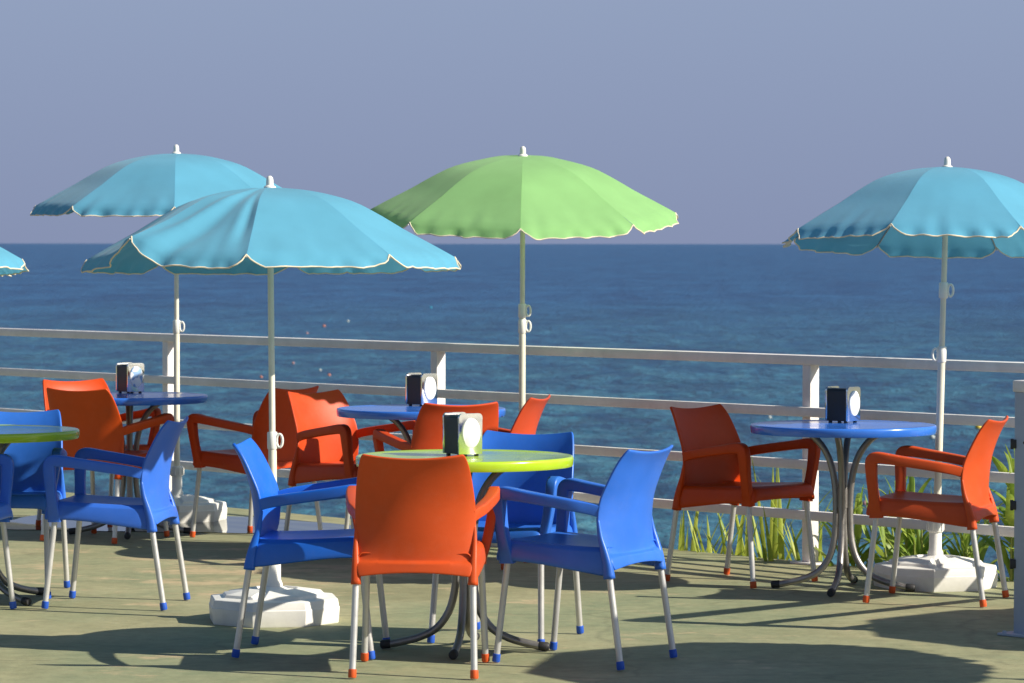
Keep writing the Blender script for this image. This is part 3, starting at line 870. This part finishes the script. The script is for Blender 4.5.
make_parasol('turquoise parasol at far left, only the tip of its canopy in the picture', GU, 'turq', (-2.85, 15.1, 0), (-2.865, 15.1, 1.715), (0, .06), 0, .75, .285, clamps=((.9, 1),), seed=5)
make_parasol('turquoise parasol right of the picture, its shadow lying across the front of the deck', GU, 'turq', (3.22, 11.5, 0), (3.22, 11.5, 1.85), (0, 0), 11, .80, .285, clamps=((.9, 1),), seed=6)
make_parasol('turquoise parasol right of the side railing, its shadow beside the end post', GU, 'turq', (4.5, 12.75, 0), (4.5, 12.75, 1.85), (0, 0), 20, .76, .285, clamps=((.9, 1),), seed=8)

# ------------------------------------------------------------------ plants beyond the railing
def blade(bm, root, ang, length, width, bend, lean):
    """tapered, folded, drooping leaf"""
    d = Vector((math.cos(ang), math.sin(ang), 0)); side = Vector((-math.sin(ang), math.cos(ang), 0))
    n = 9; prev = None; p = Vector(root); th = lean
    for i in range(n + 1):
        f = i / n
        w = width * (min(1, .35 + f * 3.2)) * (1 - f ** 2.2) * .5 + .0006
        up = Vector((0, 0, 1)) * math.sin(th) + d * math.cos(th)
        nrm = side.cross(up)
        row = [bm.verts.new(p - side * w + nrm * w * .35), bm.verts.new(p), bm.verts.new(p + side * w + nrm * w * .35)]
        if prev:
            for j in (0, 1): bm.faces.new((prev[j], prev[j + 1], row[j + 1], row[j]))
        prev = row
        p = p + up * (length / n)
        th -= bend / n * (0.4 + 1.4 * f)

def reed_clump(px, off, tops, label, spread, nb, seed):
    rnd = random.Random(seed)
    x, y = rail_pt(px, off)
    t = bmesh.new()
    for i in range(nb):
        r = (rnd.uniform(-spread, spread), rnd.uniform(-.06, .06), 0)
        blade(t, r, rnd.uniform(0, 2 * PI), tops * rnd.uniform(.75, 1.3), rnd.uniform(.024, .042), rnd.uniform(.1, .7), R(rnd.uniform(68, 88)))
    o = link('reed_clump', t, M['leaf'], None, sharp=80)
    o.location = (x, y, -.38)
    return tag(o, label, 'plant', 'reeds and leafy plants beyond the railing')

def leafy_plant(px, off, height, label, nl, seed):
    rnd = random.Random(seed)
    x, y = rail_pt(px, off)
    t = thing('leafy_plant', label, 'plant', (x, y, -.38), group='reeds and leafy plants beyond the railing')
    stems = [(rnd.uniform(-.09, .09), rnd.uniform(-.05, .05), height * rnd.uniform(.7, 1)) for _ in range(3)]
    bs = bmesh.new(); bl = bmesh.new()
    for sx, sy, hh in stems:
        lx, ly = rnd.uniform(-.06, .06), rnd.uniform(-.04, .04)
        pts = [(sx + lx * f * f, sy + ly * f, hh * f) for f in (0, .25, .5, .75, 1)]
        tube(bs, pts, [.010, .009, .008, .006, .004], 8)
        a0 = rnd.uniform(0, PI)
        for i in range(nl):
            f = .22 + .78 * (i + rnd.random() * .5) / nl
            blade(bl, (sx + lx * f * f, sy + ly * f, hh * min(f, 1)), a0 + i * PI * .88 + rnd.uniform(-.5, .5), rnd.uniform(.22, .38), rnd.uniform(.036, .060), rnd.uniform(.8, 1.9), R(rnd.uniform(52, 80)))
        for i in range(2):   # unopened top leaves
            blade(bl, (sx + lx, sy + ly, hh), rnd.uniform(0, 2 * PI), rnd.uniform(.12, .2), .022, .4, R(rnd.uniform(70, 86)))
    link('stem', bs, M['stem'], t); link('leaves', bl, M['leaf2'], t, sharp=80)
    return t

reed_clump(666, .12, .63, 'narrow clump of upright yellow green reeds behind the blue chair back', .03, 9, 11)
reed_clump(690, .16, .56, 'spreading clump of reeds behind the left legs of the shaded orange chair', .06, 12, 12)
reed_clump(710, .22, .55, 'thin reeds growing between the legs of the shaded orange chair', .05, 8, 13)
reed_clump(764, .10, .72, 'tall broad leaved reed clump behind the front leg of the shaded orange chair', .035, 13, 14)
reed_clump(790, .18, .42, 'low sparse reeds just left of the right hand railing post', .05, 5, 15)
leafy_plant(832, .18, .62, 'leafy plant just right of the railing post by the right blue table', 8, 21)
leafy_plant(860, .25, .72, 'leafy plant behind the legs of the right blue table', 8, 22)
leafy_plant(886, .15, .58, 'leafy plant behind the front legs of the right orange chair', 6, 23)
leafy_plant(912, .28, .60, 'leafy plant left of the right parasol pole', 7, 24)
reed_clump(925, .12, .62, 'thin reeds beside the right parasol pole', .05, 7, 16)
leafy_plant(955, .16, .55, 'leafy plant right of the right parasol pole, above its base', 6, 25)
leafy_plant(978, .22, .70, 'leafy plant behind the rear legs of the right orange chair', 6, 26)
leafy_plant(1003, .14, .86, 'tall leafy plant beside the hinged post at the right edge', 9, 27)
leafy_plant(1030, .25, .80, 'tall leafy plant behind the hinged post at the right edge', 9, 28)

leafy_plant(846, .45, .78, 'leafy plant farther out between the railing post and the right blue table', 7, 31)
leafy_plant(990, .50, .95, 'tallest leafy plant, farther out behind the right orange chair', 8, 34)
reed_clump(700, .42, .66, 'reeds farther out behind the shaded orange chair', .06, 10, 17)
reed_clump(772, .30, .66, 'reeds farther out left of the right hand railing post', .04, 8, 18)

# ------------------------------------------------------------------ floats out on the sea
def buoy(px, py, rpx, col, label):
    dist = 3493 * (1.5 - SEA) / (py - 243.6)
    x = (px - 512) * dist / 3493
    r = .82 * rpx * dist / 3493
    bm = bmesh.new()
    lathe(bm, [(0, -.9 * r), (.6 * r, -.75 * r), (.95 * r, -.2 * r), (r, .15 * r), (.82 * r, .65 * r), (.35 * r, .95 * r), (.16 * r, 1.0 * r), (.14 * r, 1.25 * r), (0, 1.28 * r)], 20)
    o = link('buoy', bm, M[col]); o.location = (x, dist, SEA + .25 * r)
    return tag(o, label, 'buoy', 'floats on the sea')
buoy(979, 428, 4.2, 'buoy_yellow', 'yellow float on the sea just left of the right orange chair back')
buoy(933, 438, 3.2, 'buoy_white', 'pale float on the sea under the right edge of the right blue table')
buoy(770, 418, 2.4, 'buoy_white', 'small white float on the sea left of the right blue table')
buoy(866, 505, 4.0, 'buoy_pink', 'pink float close inshore among the plants behind the right blue table')
buoy(324, 327, 2.0, 'buoy_orange', 'orange float farthest right of the upper pair above the railing')
buoy(348, 322, 1.7, 'buoy_white', 'pale float above the railing, right of the front left parasol pole')
buoy(307, 334, 1.6, 'buoy_pink', 'faint pink float just above the top rail')
buoy(293, 364, 1.9, 'buoy_pink', 'pink float between the rails right of the front left parasol pole')
buoy(261, 378, 2.0, 'buoy_orange', 'orange float between the rails left of the front left parasol pole')
buoy(320, 371, 1.7, 'buoy_white', 'pale float next to an orange one between the rails')
buoy(329, 376, 2.1, 'buoy_orange', 'orange float just above the second rail')
buoy(431, 308, 1.3, 'buoy_teal', 'tiny teal float far out between the two nearer parasols')

# ------------------------------------------------------------------ light, sky, camera
EL, AZ = 31.7, 109.1
w = bpy.data.worlds.new('World'); scene.world = w; w.use_nodes = True
N, L = w.node_tree.nodes, w.node_tree.links
bg = N['Background']; bg.inputs['Strength'].default_value = .063
sky = N.new('ShaderNodeTexSky'); sky.sky_type = 'NISHITA'; sky.sun_disc = False
sky.sun_elevation = R(EL); sky.sun_rotation = R(AZ); sky.air_density = 1.0; sky.dust_density = 1.2; sky.ozone_density = 2.5
tc = N.new('ShaderNodeTexCoord'); sp = N.new('ShaderNodeSeparateXYZ'); L.new(tc.outputs['Generated'], sp.inputs[0])
hz = N.new('ShaderNodeMapRange'); hz.interpolation_type = 'SMOOTHSTEP'
hz.inputs[1].default_value = .10; hz.inputs[2].default_value = .45; hz.inputs[3].default_value = 1; hz.inputs[4].default_value = 0
L.new(sp.outputs['Z'], hz.inputs[0])
hr = N.new('ShaderNodeMapRange'); hr.inputs[1].default_value = 0.0; hr.inputs[2].default_value = .072; L.new(sp.outputs['Z'], hr.inputs[0])
hc = N.new('ShaderNodeMix'); hc.data_type = 'RGBA'
hc.inputs[6].default_value = (2.72, 3.25, 5.0, 1); hc.inputs[7].default_value = (3.25, 4.02, 5.85, 1)
L.new(hr.outputs[0], hc.inputs[0])
mx = N.new('ShaderNodeMix'); mx.data_type = 'RGBA'
L.new(hz.outputs[0], mx.inputs[0]); L.new(sky.outputs[0], mx.inputs[6]); L.new(hc.outputs[2], mx.inputs[7])
L.new(mx.outputs[2], bg.inputs['Color'])

sd = bpy.data.lights.new('sun', 'SUN'); sd.energy = 5.0; sd.angle = R(.53); sd.color = (1, .93, .80)
so = bpy.data.objects.new('sun', sd); C.objects.link(so)
to = Vector((math.sin(R(AZ)) * math.cos(R(EL)), math.cos(R(AZ)) * math.cos(R(EL)), math.sin(R(EL))))
so.rotation_euler = to.to_track_quat('Z', 'Y').to_euler(); so.location = (20, -8, 14)

cd = bpy.data.cameras.new('camera'); co = bpy.data.objects.new('camera', cd); C.objects.link(co)
cd.sensor_width = 36; cd.sensor_fit = 'HORIZONTAL'; cd.lens = 3493 / 1024 * 36
cd.clip_start = .1; cd.clip_end = 200000
pitch = math.atan((341.5 - 243.6) / 3493)
co.location = (0, 0, 1.5)
co.rotation_mode = 'QUATERNION'
co.rotation_quaternion = (Matrix.Rotation(PI / 2 - pitch, 3, 'X') @ Matrix.Rotation(.00098, 3, 'Z')).to_quaternion()
cd.dof.use_dof = True; cd.dof.focus_distance = 13.6; cd.dof.aperture_fstop = 11
scene.camera = co

vs_ = scene.view_settings
vs_.view_transform = 'Standard'; vs_.look = 'None'; vs_.exposure = 0.5; vs_.gamma = 1.0; vs_.use_curve_mapping = False
scene.render.engine = 'CYCLES'
scene.render.resolution_x = 1024; scene.render.resolution_y = 683
